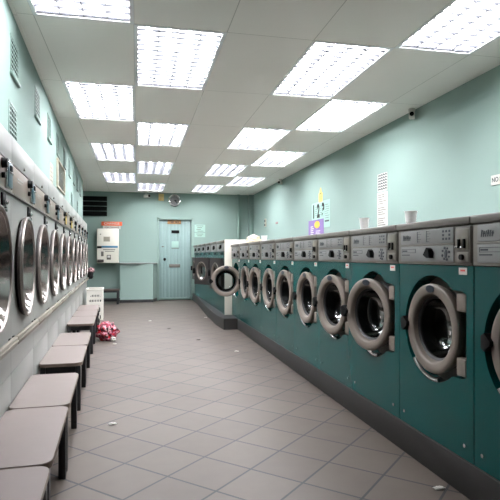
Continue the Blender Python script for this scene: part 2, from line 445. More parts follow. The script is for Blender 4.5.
# ------------------------------------------------------------------ near washers (front at local y=0, +x is the viewer's right)
WP = .626; HW = WP/2-.003
def wrect(a):
    ca, sa = math.cos(a), math.sin(a); r = .25
    if ca > .2:
        r = max(r, min(.262/ca, .19/abs(sa) if abs(sa) > 1e-6 else 9))
    return r
WCZ = .679
def make_washer():
    t = thing('washing_machine', '', 'washing machine', group='grey and teal front-loading washers in the near row')
    D = .7
    bm = B((-HW, -HW+.012, .03, D, PZ, 1.152), (HW-.012, HW, .03, D, PZ, 1.152), (-HW+.012, HW-.012, D-.012, D, PZ, 1.152), (-HW+.012, HW-.012, .04, D-.012, PZ, PZ+.012))
    obj('cabinet', bm, 'teal_dark', t)
    bm = bmesh.new(); holed(bm, -HW, HW, PZ+.004, .978, 0, WCZ, wrect, 0, .03, .075)
    fp = obj('front_panel', bm, 'teal', t, angle=50)
    for sx in (-1, 1):
        bm = bmesh.new(); cyl(bm, (sx*.255, -.003, .215), 'y', .008, .006, 12); obj('panel_screw', bm, 'chrome', fp)
    bm = bmesh.new(); holed(bm, -.285, .285, WCZ-.275, WCZ+.275, 0, WCZ, lambda a: .185, .075, .085, .12)
    obj('recess_plate', bm, 'recess', t)
    bm = bmesh.new()
    lathe(bm, [(.185, .12), (.215, .14), (.215, .5), (.19, .515), (.06, .5), (0, .49)], (0, 0, WCZ), seg=48)
    for k in range(3):
        a = PI/2+k*2*PI/3
        tube(bm, [(.2*math.cos(a), .16, WCZ+.2*math.sin(a)), (.2*math.cos(a), .49, WCZ+.2*math.sin(a))], .02, 10)
    obj('drum', bm, 'steel', t, fixn=False)
    bm = bmesh.new()
    lathe(bm, [(.19, .07), (.185, .055), (.165, .05), (.155, .06), (.155, .1), (.17, .12)], (0, 0, WCZ), seg=48); obj('gasket', bm, 'rubber', t)
    # control housing
    ch = obj('control_panel', B((-HW, HW, -.008, .2, .98, 1.152), bev=.004), 'grey', t)
    up = obj('upper_plate', B((-.292, .172, -.013, -.006, 1.078, 1.147), bev=.003), 'plate', t)
    lo = obj('lower_plate', B((-.292, .172, -.013, -.006, .993, 1.068), bev=.003), 'plate', t)
    obj('chrome_strip', B((-.296, .176, -.016, -.008, 1.068, 1.076), bev=.002), 'grey', t)
    rr = random.Random(3); bm = bmesh.new()
    for i in range(6):
        x = -.268+i*.013
        prism(bm, [(x, 1.098), (x+.005, 1.096), (x+.011, 1.122-.003*(i % 2)), (x+.005, 1.126-.004*(i % 3))], 'y', -.0142, -.013)
        if i % 2: box(bm, x, x+.012, -.0142, -.013, 1.107, 1.113)
    obj('printed_logo', bm, 'ink', up)
    bm = bmesh.new()
    for x in (-.128, -.045):
        bm = bmesh.new(); box(bm, x, x+.003, -.0142, -.013, 1.086, 1.14)
        for k in range(5): box(bm, x+.0029, x+(.036 if k % 2 else .024), -.0142, -.013, 1.088+k*.012, 1.0895+k*.012)
        obj('printed_scale', bm, 'ink', up)
    bm = bmesh.new()
    for (i, k) in ((0, 0), (1, 0), (2, 0), (0, 1), (2, 1), (1, 2), (2, 2), (0, 2)):
        box(bm, .088+i*.024, .088+i*.024+.013, -.0142, -.013, 1.092+k*.017, 1.102+k*.017)
    obj('printed_symbols', bm, 'ink', up)
    bm = bmesh.new()
    box(bm, -.278, -.262+.12, -.0142, -.013, 1.0525, 1.0545); box(bm, -.278, -.142, -.0142, -.013, 1.035, 1.037)
    box(bm, -.278, -.276, -.0142, -.013, 1.035, 1.0545); box(bm, -.144, -.142, -.0142, -.013, 1.035, 1.0545)
    box(bm, -.27, -.225, -.0142, -.013, 1.041, 1.048); box(bm, -.278, -.2, -.0142, -.013, 1.022, 1.027)
    obj('printed_label', bm, 'ink', lo)
    bm = bmesh.new()
    cyl(bm, (0, 0, 0), 'y', .02, .012, 24); prism(bm, [(-.034, 0), (-.008, -.018), (.016, -.022), (.014, .02), (-.002, .03)], 'y', -.024, 0)
    obj('program_dial', bm, 'black', t, (-.002, -.014, 1.03), (0, R(-8), 0))
    bm = bmesh.new()
    for i in range(8):
        a = 2*PI*i/8+.3; cyl(bm, (.116+.027*math.cos(a), -.0145, 1.03+.027*math.sin(a)), 'y', .0045 if i % 2 else .006, .004, 10)
    prism(bm, [(.108, 1.012), (.122, 1.012), (.128, 1.036), (.118, 1.05), (.106, 1.036)], 'y', -.0155, -.013)
    obj('symbol_buttons', bm, 'ink', lo)
    # coin unit
    cu = obj('coin_unit', B((.194, .29, -.014, -.004, .99, 1.146), bev=.003), 'lid', t)
    obj('coin_plate', B((.204, .28, -.017, -.013, 1.046, 1.136), bev=.002), 'coinplate', cu)
    obj('lock_plate', B((.204, .28, -.017, -.013, .995, 1.036), bev=.002), 'grey', cu)
    for x in (.222, .258):
        obj('coin_slot', B((x-.005, x+.005, -.026, -.016, 1.053, 1.092), bev=.002), 'black', cu)
        obj('coin_lever', B((x-.02, x-.003, -.03, -.018, 1.053, 1.06), bev=.002), 'chrome', cu)
    bm = bmesh.new(); cyl(bm, (.243, -.022, 1.015), 'y', .012, .014, 16); obj('coin_box_lock', bm, 'black', cu)
    st = obj('price_sticker', B((.212, .268, -.0022, -.0004, .94, .97)), 'white', t)
    obj('sticker_print', B((.224, .256, -.003, -.0022, .954, .962)), 'red', st)
    for c in t.children:
        if c.name.split('.')[0] in ('upper_plate', 'lower_plate', 'chrome_strip', 'coin_unit', 'program_dial'): c.location.x += .017
    obj('top_lid', B((-HW, HW, -.022, D, 1.153, 1.187), bev=.006), 'lid', t)
    # hinge blocks
    for s in (1, -1):
        z0, z1 = sorted((WCZ+s*.1, WCZ+s*.178))
        obj('hinge_block', B((.19, .255, .0, .07, z0, z1), bev=.006), 'ring', t)
    bm = bmesh.new()
    tube(bm, [(.24*math.cos(R(a)), .006, WCZ+.24*math.sin(R(a))) for a in range(226, 284, 5)], .009, 8)
    obj('drip_lip', bm, 'chrome', t)
    # door, hung at its right-hand edge; origin on the hinge line
    hx = .232
    bm = bmesh.new()
    c = (-hx+.004, 0, 0)
    lathe(bm, [(.186, .045), (.197, .03), (.208, .006), (.211, -.008), (.209, -.017), (.202, -.022), (.192, -.0235), (.168, -.021), (.161, -.017), (.157, -.01), (.151, .02), (.147, .05)], c, seg=56, closed=True)
    box(bm, -.045, .0, .008, .04, -.17, -.11, bev=.004); box(bm, -.045, .0, .008, .04, .11, .17, bev=.004)
    d = obj('door', bm, 'ring', t, (hx, .014, WCZ), angle=40)
    bm = bmesh.new(); lathe(bm, [(.15, .004), (.142, .012), (.139, .03), (.138, .085), (.148, .085), (.15, .05)], c, seg=48, closed=True); obj('door_gasket', bm, 'rubber', d)
    bm = bmesh.new(); lathe(bm, [(.139, .02), (.128, .05), (.105, .085), (.06, .105), (0, .112)], c, seg=40); obj('porthole_glass', bm, 'glass', d)
    bm = bmesh.new()
    prism(bm, [(-.24, -.024), (-.222, -.036), (-.186, -.008), (-.186, .008), (-.222, .036), (-.24, .024)], 'y', -.04, -.006)
    bmesh.ops.translate(bm, verts=bm.verts, vec=Vector((c[0], 0, 0)))
    box(bm, c[0]-.228, c[0]-.2, -.02, .03, -.02, .02, bev=.004)
    obj('door_handle', bm, 'black', d)
    bm = bmesh.new(); cyl(bm, (c[0], -.0225, .186), 'y', .034, .006, 28, sy=.5); obj('door_badge', bm, 'navy', d)
    return t

def wy(k): return XN*(.941+.4606*(k+.5))
open_deg = [0, 1, 11, 7, 2, 4, 2, 5, 2, 93]
pos = ['nearest the camera, cut off by the right edge', 'second from the camera, below the large white cup',
       'third from the camera, porthole door standing slightly ajar', 'fourth from the camera, right of the purple poster',
       'fifth from the camera, under the purple poster', 'sixth from the camera, left of the purple poster', 'seventh from the camera, next to the small white cup',
       'eighth from the camera, under the cream cloth', 'ninth from the camera, beside the wide open door', 'last in the near row, round door wide open']
w0 = None
for k in range(10):
    lab = 'teal washing machine, ' + pos[k]
    if w0 is None: w = w0 = make_washer(); w['label'] = lab; w.location = (XN, wy(k), 0); w.rotation_euler = (0, 0, -PI/2)
    else: w = dup(w0, (XN, wy(k), 0), -PI/2, lab)
    child(w, 'door').rotation_euler = (0, 0, R(open_deg[k]))
    if k == 9: child(w, 'door').location.y = .045

# ------------------------------------------------------------------ far washers
FP = .7; FH = FP/2-.002; FY0 = 7.58
def make_far():
    t = thing('washing_machine', '', 'washing machine', group='washers with square doors in the far row')
    D = .75; z = .75
    obj('cabinet', B((-FH, -FH+.012, .02, D, PZ, 1.215), (FH-.012, FH, .02, D, PZ, 1.215), (-FH, FH, D-.012, D, PZ, 1.215), (-FH+.012, FH-.012, .03, D-.012, PZ, PZ+.012)), 'teal_dark', t)
    bm = bmesh.new(); holed(bm, -FH, FH, PZ+.004, 1.035, 0, z, lambda a: .2, 0, .02, .08); obj('front_panel', bm, 'teal', t)
    bm = bmesh.new(); lathe(bm, [(.2, .08), (.225, .1), (.225, .5), (.05, .52), (0, .51)], (0, 0, z), seg=36); obj('drum', bm, 'steel', t, fixn=False)
    bm = bmesh.new(); lathe(bm, [(.225, -.006), (.225, .01), (.19, .02), (.17, .0), (.185, -.02), (.21, -.02)], (0, 0, z), seg=36, closed=True); obj('gasket', bm, 'rubber', t)
    obj('control_panel', B((-FH+.03, FH-.03, -.02, .2, 1.09, 1.212), bev=.005), 'plate', t)
    obj('control_backing', B((-FH, FH, .0, .3, 1.085, 1.215)), 'black', t)
    bm = bmesh.new(); cyl(bm, (.08, -.03, 1.16), 'y', .03, .03, 18); box(bm, .074, .086, -.05, -.03, 1.12, 1.185, bev=.003); obj('program_dial', bm, 'black', t)
    obj('coin_slot', B((-.17, -.1, -.027, -.018, 1.13, 1.17), bev=.003), 'lid', t)
    obj('display_band', B((-FH, FH, -.006, .05, 1.037, 1.085), bev=.003), 'teal', t)
    obj('display', B((-.1, .12, -.011, -.005, 1.045, 1.073), bev=.002), 'black', t)
    obj('top_lid', B((-FH, FH, -.035, D, 1.215, 1.255), bev=.006), 'lid', t)
    hx = .245
    bm = bmesh.new(); holed(bm, -2*hx, 0, -.24, .24, -hx, 0, lambda a: .17, -.03, .006, .01, n=48)
    bm.faces.ensure_lookup_table()
    holed(bm, -2*hx, 0, -.24, .24, -hx, 0, lambda a: .17, .008, .006, .0, n=48)
    d = obj('door', bm, 'grey_door', t, (hx, -.022, z), angle=40)
    bm = bmesh.new(); lathe(bm, [(.172, -.028), (.165, -.034), (.15, -.03), (.15, .012), (.172, .012)], (-hx, 0, 0), seg=40, closed=True); obj('window_ring', bm, 'ring', d)
    bm = bmesh.new(); lathe(bm, [(.15, -.005), (.13, .02), (.07, .04), (0, .045)], (-hx, 0, 0), seg=36); obj('porthole_glass', bm, 'glass', d)
    obj('door_handle', B((-2*hx-.02, -2*hx+.02, -.06, -.02, -.05, .05), bev=.008), 'black', d)
    return t
fdeg = [12, 0, 24, 4, 2, 2]
fpos = ['nearest of the far row, behind the wide open round door', 'second in the far row, door shut', 'third in the far row, door standing open',
        'fourth in the far row, behind the open square door', 'fifth in the far row, next to last', 'last of the far row, beside the plank door']
f0 = None
for k in range(6):
    y = FY0+FP*(k+.5)
    lab = 'teal square-door washing machine, ' + fpos[k]
    if f0 is None: w = f0 = make_far(); w['label'] = lab; w.location = (XF, y, 0); w.rotation_euler = (0, 0, -PI/2)
    else: w = dup(f0, (XF, y, 0), -PI/2, lab)
    child(w, 'door').rotation_euler = (0, 0, R(fdeg[k]))
tag(obj('end_panel', B((XF-.012, XF+.78, FY0-.022, FY0-.002, PZ, 1.262), bev=.003), 'cream'), 'plain cream end panel closing the near end of the far washer row', 'panel')

# ------------------------------------------------------------------ dryers (front at local y=0, +x runs away from the viewer)
DP = .712; DHW = DP/2-.0015; DCZ = .964
def make_dryer():
    t = thing('tumble_dryer', '', 'tumble dryer', group='tumble dryers built in along the left wall')
    D = .6
    obj('cabinet', B((-DHW, -DHW+.01, .02, D, 0, 1.59), (DHW-.01, DHW, .02, D, 0, 1.59), (-DHW+.01, DHW-.01, D-.01, D, 0, 1.59), (-DHW+.01, DHW-.01, .02, D-.01, 1.582, 1.596)), 'dryer_white', t)
    bm = bmesh.new(); holed(bm, -DHW, DHW, .458, 1.313, -.01, DCZ, lambda a: .255, 0, .02, .03); obj('front_panel', bm, 'dryer_white', t)
    bm = bmesh.new(); lathe(bm, [(.255, .03), (.3, .05), (.3, .5), (0, .52)], (-.01, 0, DCZ), seg=40); obj('drum', bm, 'steel', t, fixn=False)
    obj('lower_panel', B((-DHW, DHW, 0, .02, .012, .455), bev=.002), 'dryer_white', t)
    tp = obj('top_panel', B((-DHW, DHW, -.004, .02, 1.462, 1.596), bev=.003), 'dryer_white', t)
    for x in (-.02, ):
        bm = bmesh.new(); cyl(bm, (x, -.008, 1.487), 'y', .008, .008, 12); obj('panel_lock', bm, 'lid', tp)
    obj('control_strip', B((-DHW, DHW, -.008, .02, 1.318, 1.458), bev=.003), 'dryer_strip', t)
    obj('strip_moulding', B((-DHW, DHW, -.014, -.007, 1.31, 1.32), (-DHW, DHW, -.012, -.004, 1.456, 1.464), bev=.002), 'lid', t)
    obj('strip_print', B((-.24, -.06, -.0092, -.008, 1.405, 1.412), (-.24, -.12, -.0092, -.008, 1.39, 1.394)), 'dryer_white', t)
    cu = obj('coin_unit', B((.165, .28, -.02, -.006, 1.325, 1.452), bev=.004), 'chrome', t)
    obj('coin_plate', B((.175, .27, -.024, -.018, 1.333, 1.444), bev=.002), 'coinblue', cu)
    obj('coin_slot', B((.2, .245, -.03, -.022, 1.405, 1.43), bev=.003), 'black', cu)
    obj('coin_tray', B((.19, .255, -.032, -.022, 1.392, 1.4), bev=.002), 'chrome', cu)
    bm = bmesh.new(); cyl(bm, (.105, -.02, 1.425), 'y', .02, .026, 18, r2=.023); obj('start_knob', bm, 'black', t)
    bm = bmesh.new(); cyl(bm, (.105, -.014, 1.372), 'y', .013, .018, 14); obj('start_button', bm, 'black', t)
    lk = obj('lock_plate', B((.12, .195, -.01, .001, 1.208, 1.302), bev=.006), 'black', t)
    bm = bmesh.new(); box(bm, .135, .185, -.022, -.008, 1.248, 1.268, bev=.006); cyl(bm, (.158, -.012, 1.227), 'y', .012, .014, 14); obj('lock_latch', bm, 'chrome', lk)
    bm = bmesh.new()
    box(bm, -DHW+.004, DHW-.004, -.034, -.012, .592, .634, bev=.006); box(bm, -DHW+.004, DHW-.004, -.038, -.033, .608, .618, bev=.002)
    ra = obj('push_rail', bm, 'rail', t)
    for x in (-DHW+.045, DHW-.045): obj('rail_bracket', B((x-.015, x+.015, -.013, .0, .598, .63)), 'black', ra)
    # door, hinged at the far edge
    hx = .275
    c = (-hx, 0, 0)
    bm = bmesh.new(); lathe(bm, [(.262, -.008), (.268, -.011), (.27, -.017), (.268, -.023), (.262, -.025), (.256, -.023), (.252, -.018), (.252, -.008)], c, seg=64, closed=True)
    d = obj('door', bm, 'chromering', t, (hx-.01, -.003, DCZ), angle=40)
    bm = bmesh.new(); lathe(bm, [(.262, .004), (.266, .0), (.266, -.01), (.25, -.01), (.25, .004)], c, seg=64, closed=True); obj('door_seal', bm, 'seal', d)
    bm = bmesh.new(); lathe(bm, [(.254*k/14, -.016+.11*(1-(k/14)**2)) for k in range(14, -1, -1)], c, seg=64); obj('door_glass', bm, 'dryglass', d)
    for z in (-.1, .1): obj('hinge', B((-.008, .03, -.018, -.001, z-.02, z+.02), bev=.003), 'dryer_strip', d)
    return t
dlab = ['nearest the camera, cut off by the left edge', 'second from the camera, door slightly ajar', 'third from the camera, behind the third bench',
        'fourth from the camera along the wall', 'fifth from the camera, behind the pair of benches', 'sixth from the camera, in the middle of the row',
        'seventh from the camera along the wall', 'eighth from the camera, behind the last three benches', 'ninth from the camera, next to the white basket',
        'tenth from the camera, next to last', 'farthest from the camera, at the end of the row']
d0 = None
for k in range(11):
    y = 1.97+DP*(k+.5)*math.cos(AL)
    lab = 'white tumble dryer with round door, ' + dlab[k]
    if d0 is None: w = d0 = make_dryer(); w['label'] = lab; w.location = (xd(y), y, 0); w.rotation_euler = (0, 0, PI/2+AL)
    else: w = dup(d0, (xd(y), y, 0), PI/2+AL, lab)
    child(w, 'door').rotation_euler = (0, 0, R(1.4 if k == 1 else .3))
    if k in (4, 5):
        cp = [c for c in child(w, 'coin_unit').children if c.name.startswith('coin_plate')][0]
        cp.data = cp.data.copy(); cp.data.materials.clear(); cp.data.materials.append(M['yellow']); cp['label'] = 'yellow coin plate'

# ------------------------------------------------------------------ benches
BL, BW, BH = .705, .27, .32
def make_bench(dark=False):
    t = thing('bench', '', 'bench', group='low laminate benches in front of the dryers')
    def rr(x, y, r, n=6):
        pts = []
        for cx, cy, a0 in ((x-r, y-r, 0), (-x+r, y-r, 90), (-x+r, -y+r, 180), (x-r, -y+r, 270)):
            for k in range(n+1):
                a = R(a0+90*k/n); pts.append((cx+r*math.cos(a), cy+r*math.sin(a)))
        return pts
    bm = bmesh.new(); prism(bm, rr(BL/2, BW/2, .045), 'z', BH-.022, BH-.003); tp = obj('bench_top', bm, 'edge', t)
    bm = bmesh.new(); prism(bm, rr(BL/2-.0015, BW/2-.0015, .044), 'z', BH-.003, BH); obj('laminate', bm, 'laminate', tp)
    obj('apron', B((-BL/2+.03, BL/2-.03, -BW/2+.02, -BW/2+.04, BH-.07, BH-.022), (-BL/2+.03, BL/2-.03, BW/2-.04, BW/2-.02, BH-.07, BH-.022),
                   (-BL/2+.03, -BL/2+.05, -BW/2+.04, BW/2-.04, BH-.07, BH-.022), (BL/2-.05, BL/2-.03, -BW/2+.04, BW/2-.04, BH-.07, BH-.022)), 'bframe', t)
    for sx in (-1, 1):
        for sy in (-1, 1):
            x, y = sx*(BL/2-.036), sy*(BW/2-.026)
            obj('leg', B((x-.022, x+.022, y-.016, y+.016, 0, BH-.022), bev=.003), 'bframe', t)
    return t
bspots = [(1.13, 'nearest the camera, cut off by the bottom edge'), (1.845, 'second from the camera, end to end with the nearest'), (2.56, 'third from the camera, last of the first run'),
          (3.56, 'fourth from the camera, first after the first gap'), (4.275, 'fifth from the camera, before the second gap'), (5.6, 'sixth from the camera, first of the last run'),
          (6.315, 'seventh from the camera, beside the red bag'), (7.03, 'eighth from the camera, in front of the white basket')]
b0 = None
for y0, lab in bspots:
    yc = y0+.3575; x = -.205-SL*yc-BW/2
    lab = 'low bench, mauve-grey top, ' + lab
    if b0 is None: b = b0 = make_bench(); b['label'] = lab; b.location = (x, yc, 0); b.rotation_euler = (0, 0, PI/2+AL)
    else: b = dup(b0, (x, yc, 0), PI/2+AL, lab)
bb = dup(b0, (-.725, 11.42, 0), 0, 'low dark bench standing crosswise under the change machine at the back wall', 'bench at the back wall')
for c in child(bb, 'bench_top').children:
    c.data = c.data.copy(); c.data.materials.clear(); c.data.materials.append(M['bframe'])

# ------------------------------------------------------------------ laundry basket, bags, cloths
t = thing('laundry_basket', 'tall white plastic laundry basket with slotted sides beyond the last bench', 'basket', (-.665, 8.6, 0), AL)
bx, by, bh = .122, .22, .475
def slotted(w, h, n):
    """plate (xz) with two rows of slots near the top"""
    bm = bmesh.new()
    zs = [0, h-.185, h-.15, h-.105, h-.07, h]
    box(bm, -w, w, -.004, .004, zs[0], zs[1]); box(bm, -w, w, -.004, .004, zs[2], zs[3]); box(bm, -w, w, -.004, .004, zs[4], zs[5])
    s = 2*w/(n+2)
    for za, zb in ((zs[1], zs[2]), (zs[3], zs[4])):
        box(bm, -w, -w+s, -.004, .004, za, zb); box(bm, w-s, w, -.004, .004, za, zb)
        for i in range(1, n): box(bm, -w+s+i*s-.006, -w+s+i*s+.006, -.004, .004, za, zb)
    return bm
for nm, loc, rot, w in (('side_wall', (0, 0, 0), 0, bx), ('side_wall', (0, 2*by, 0), 0, bx), ('side_wall', (-bx, by, 0), PI/2, by), ('side_wall', (bx, by, 0), PI/2, by)):
    obj(nm, slotted(w, bh, 8 if w < .2 else 10), 'basket', t, loc, (0, 0, rot))
obj('base', B((-bx, bx, 0, 2*by, .0, .01)), 'basket', t)
obj('rim', B((-bx-.012, bx+.012, -.014, .008, bh, bh+.022), (-bx-.012, bx+.012, 2*by-.008, 2*by+.014, bh, bh+.022), (-bx-.012, -bx+.008, .008, 2*by-.008, bh, bh+.022), (bx-.008, bx+.012, .008, 2*by-.008, bh, bh+.022), bev=.004), 'basket', t)
tag(obj('slot_darkener', (lambda bm: (bmesh.ops.create_icosphere(bm, subdivisions=4, radius=1), [setattr(v, 'co', Vector((v.co.x*.1, v.co.y*.19, v.co.z*.16))) for v in bm.verts], bm)[2])(bmesh.new()), 'clothblack', None, (-.672, 8.82, .26)),  # black lump added inside the basket, stands in for shade behind the slots
    'dark lump added inside the tall white basket to darken its slots', 'filler')

def lump(name, m, loc, size, seed, parent=None, amp=.25, flat=True):
    bm = bmesh.new(); bmesh.ops.create_icosphere(bm, subdivisions=4, radius=1)
    from mathutils import noise
    for v in bm.verts:
        n = v.co.normalized()
        f = 1+amp*noise.noise(n*2.3+Vector((seed, 0, 0)))+amp*.5*noise.noise(n*5.5+Vector((0, seed, 0)))+amp*.3*noise.noise(n*11+Vector((0, 0, seed)))
        v.co = Vector((n.x*size[0]*f, n.y*size[1]*f, n.z*size[2]*f))
        if flat and v.co.z < -size[2]*.75: v.co.z = -size[2]*.75
    zmin = min(v.co.z for v in bm.verts)
    for v in bm.verts: v.co.z -= zmin
    return obj(name, bm, m, parent, loc, angle=180)
t = thing('laundry_bag', 'red and pink patterned plastic laundry bag slumped on the floor beside the benches', 'bag', (-.37, 6.53, 0))
lump('sack', 'bag', (0, 0, 0), (.115, .12, .12), 3.1, t, .45)
bm = bmesh.new(); tube(bm, [(-.06, -.05, .16), (-.05, -.07, .2), (0, -.08, .215), (.05, -.07, .2), (.06, -.05, .15)], .009, 8); obj('handle', bm, 'pink', t)
lump('white_cloth', 'white', (.085, -.1, .0), (.03, .03, .03), 5.2, t, .3)
t = thing('hanging_bag', 'black bag with a pink cloth on top hanging at the far end of the dryers', 'bag', (-.845, 9.98, .60))
lump('bag_body', 'clothblack', (0, 0, 0), (.05, .06, .1), 8.0, t, .2)
lump('pink_cloth', 'greypink', (.0, 0, .12), (.065, .06, .045), 2.0, t, .5)
bm = bmesh.new(); tube(bm, [(-.02, 0, .2), (-.05, .0, .26), (-.085, 0, .27)], .006, 8); obj('strap', bm, 'clothblack', t)
# dark lacy cloth draped over the end of the last bench
bm = bmesh.new(); yc = 7.02; rr = random.Random(6)
for i in range(7):
    z = .06+.045*i; w = .03+.012*rr.random()
    cyl(bm, (xd(yc)+.302+.012*math.sin(i*2.1), yc-.2+.02*i, z), 'x', w, .012, 10, r2=w*.7)
tag(obj('scarf', bm, 'clothblack'), 'black lacy scarf hanging down the aisle side of a bench near the white basket', 'scarf')

# ------------------------------------------------------------------ things on the washer tops
def cup(loc, r, h, lab):
    bm = bmesh.new()
    lathe(bm, [(0, .002), (r*.72, .0), (r*.98, h-.006), (r*1.06, h-.004), (r*1.06, h), (r*.98, h), (r*.94, h-.006), (r*.68, .006), (0, .006)], axis='z', seg=32)
    return tag(obj('paper_cup', bm, 'cup', None, loc), lab, 'cup', 'white cups on the washers')
TOP = 1.187
cup((1.585, 2.815, TOP), .036, .098, 'large white paper cup on top of the washers, nearest the camera')
cup((1.51, 3.30, TOP), .033, .09, 'white paper cup on the washers between purple poster and tall notice')
cup((1.475, 6.02, TOP), .036, .075, 'small white cup at the far end of the washers beside the cream cloth')
lump('cloth', 'cloth', (1.51, 6.75, TOP), (.09, .1, .062), 1.7, None, .35)
tag(bpy.data.objects['cloth'], 'crumpled cream cloth lying on top of the far washers of the near row', 'cloth')
lump('rag', 'greypink', (1.52, 2.46, TOP), (.03, .05, .012), 4.7, None, .3)
tag(bpy.data.objects['rag'], 'small flat grey rag on the washer top right of the large cup', 'rag')

# ------------------------------------------------------------------ right wall
def rwall(name, lab, cat, y0, y1, z0, z1, m, th=.004, group=None):
    """flat sheet on the right wall as a thing; local x runs toward the viewer's right, front at y=-th"""
    t = thing(name, lab, cat, (XR, (y0+y1)/2, (z0+z1)/2), -PI/2, group)
    w, h = abs(y1-y0)/2, (z1-z0)/2
    obj('sheet', B((-w, w, -th, 0 if th < .008 else -.0052, -h, h)), m, t)
    return t, w, h
FR = (PI/2, 0, 0)
t, w, h = rwall('wall_sign', 'white no smoking sign on the bare wall at the right edge of the photo', 'sign', 3.04, 3.54, 1.565, 1.64, 'white', .006)
text_obj('lettering', 'NO SMOKING', .05, 'ink', t, (-.24, -.007, 0), FR, .95, align='LEFT')
t, w, h = rwall('notice', 'tall white printed notice on the right wall above the washers', 'notice', 5.25, 5.5, 1.3, 1.735, 'white')
bm = bmesh.new(); rr = random.Random(9)
for r in range(17):
    z = h-.03-r*.024
    if r in (5, 10): continue
    box(bm, -w*.82, -w*.82+w*1.6*(.6+.4*rr.random()), -.0048, -.004, z-.004, z+.004)
obj('print', bm, 'lid', t)
t, w, h = rwall('chevron_notice', 'white sheet with black chevron print above the tall notice', 'notice', 5.26, 5.49, 1.745, 1.945, 'white')
bm = bmesh.new()
for r in range(6):
    for c in range(4):
        x, z = -w+.014+c*.054, -h+.012+r*.031
        prism(bm, [(x, z), (x+.024, z+.012), (x+.048, z), (x+.048, z+.017), (x+.024, z+.029), (x, z+.017)], 'y', -.0048, -.004)
obj('print', bm, 'ink', t)
t, w, h = rwall('instruction_poster', 'pale mint instruction poster numbered one to three on the right wall', 'poster', 7.0, 7.78, 1.44, 1.835, 'paper_mint')
for i, s in enumerate('123'):
    text_obj('numeral', s, .27, 'black', t, (-.3+.21*i, -.005, .055), FR, .85, bold=.05)
for x, l in ((-.26, .09), (-.05, .09), (.17, .17)):
    bm = bmesh.new()
    for k in range(7):
        if x < .1 and k > 4: continue
        z = .13-k*.032; box(bm, x+.03, x+.03+l*(.75+.25*((k*3) % 4)/3), -.0048, -.004, z-.003, z+.003)
    obj('text_block', bm, 'navy', t)
obj('text_bar', B((.19, .36, -.0048, -.004, -.12, -.095)), 'navy', t)
t, w, h = rwall('purple_poster', 'purple poster with a yellow disc taped over the mint poster just above the washers', 'poster', 7.24, 7.93, 1.30, 1.575, 'purple', .008)
bm = bmesh.new(); cyl(bm, (.06, -.009, .06), 'y', .055, .002, 28, sx=2.2); obj('yellow_disc', bm, 'yellow_p', t)
bm = bmesh.new()
for k in range(5): box(bm, -.24, -.24+.12+.02*(k % 2), -.009, -.008, .03-k*.03, .045-k*.03)
for k in range(4): box(bm, .0, .2-.03*(k % 2), -.009, -.008, -.04-k*.02, -.032-k*.02)
box(bm, -.3, .0, -.009, -.008, -.135, -.115); obj('print', bm, 'white', t)
t = thing('warning_sign', 'small yellow pointed warning sign above the mint poster', 'sign', (XR, 7.38, 1.93), -PI/2)
bm = bmesh.new(); prism(bm, [(-.07, -.105), (.07, -.105), (.08, .02), (.03, .05), (.012, .11), (-.012, .11), (-.03, .05), (-.08, .02)], 'y', -.006, 0); obj('plate', bm, 'yellow_s', t)
for b in ((-.03, .03, -.007, -.006, .01, .03), (-.05, .05, -.007, -.006, -.03, -.02), (-.05, .05, -.007, -.006, -.06, -.052)): obj('print', B(b), 'seal', t)
t = thing('light_switch', 'narrow dark wall switch beside the back corner', 'switch', (XR, 10.8, 1.73), -PI/2)
obj('back_plate', B((-.06, .06, -.018, 0, -.085, .085), bev=.006), 'beige', t)
obj('rocker', B((-.04, .04, -.026, -.017, .01, .07), (-.03, .03, -.03, -.017, -.07, -.02), bev=.004), 'ink', t)
t = thing('socket_plate', 'small pale blank socket plate on the right wall right of the switch', 'socket', (XR, 9.88, 1.67), -PI/2)
obj('back_plate', B((-.075, .075, -.012, 0, -.02, .02), bev=.004), 'greypink', t)
def cctv(loc, rz, lab, s=1.):
    t = thing('security_camera', lab, 'camera', loc, rz)
    bm = bmesh.new(); cyl(bm, (0, 0, -.012), 'z', .04*s, .024, 20); obj('mount', bm, 'white', t)
    bm = bmesh.new(); tube(bm, [(0, 0, -.02), (0, .005, -.05*s), (0, -.01, -.07*s)], .012*s, 10); obj('bracket', bm, 'white', t)
    bm = bmesh.new(); box(bm, -.035*s, .035*s, -.1*s, .05*s, -.12*s, -.055*s, bev=.012*s); b = obj('housing', bm, 'white', t)
    bm = bmesh.new(); cyl(bm, (0, -.102*s, -.088*s), 'y', .026*s, .012, 20); obj('lens', bm, 'black', b)
    return t
cctv((2.635, 4.66, CZ), R(-30), 'white security camera with black lens at the ceiling above the tall notice', .8)
cctv((2.63, 9.45, CZ), R(-35), 'small white security camera at the ceiling, far end of the right wall', .8)
cctv((.19, YB-.12, CZ), R(35), 'white security camera at the ceiling above the back counter', 1.1)

# ------------------------------------------------------------------ left wall
def lwall(name, lab, cat, y, z, group=None):
    return thing(name, lab, cat, (xw(y), y, z), PI/2+AL, group)
def make_grille():
    t = lwall('vent_grille', '', 'vent', 3.35, 2.2, 'small vent grilles above the dryers')
    w, h = .125, .11
    obj('frame', B((-w, w, -.005, 0, h-.01, h), (-w, w, -.005, 0, -h, -h+.01), (-w, -w+.01, -.005, 0, -h+.01, h-.01), (w-.01, w, -.005, 0, -h+.01, h-.01), bev=.0015), 'wall_trim', t)
    obj('backing', B((-w+.012, w-.012, -.002, 0, -h+.012, h-.012)), 'grille_dark', t)
    bm = bmesh.new()
    for k in range(7):
        z = -h+.028+k*.028; box(bm, -w+.012, w-.012, -.005, -.003, z-.0035, z+.0035)
    for k in range(5):
        x = -w+.012+(k+.5)*(2*w-.024)/5; box(bm, x-.0035, x+.0035, -.004, -.0025, -h+.012, h-.012)
    obj('grid', bm, 'wall_trim', t)
    obj('sill', B((-w-.01, w+.01, -.018, 0, -h-.02, -h), bev=.003), 'wall_trim', t)
    return t
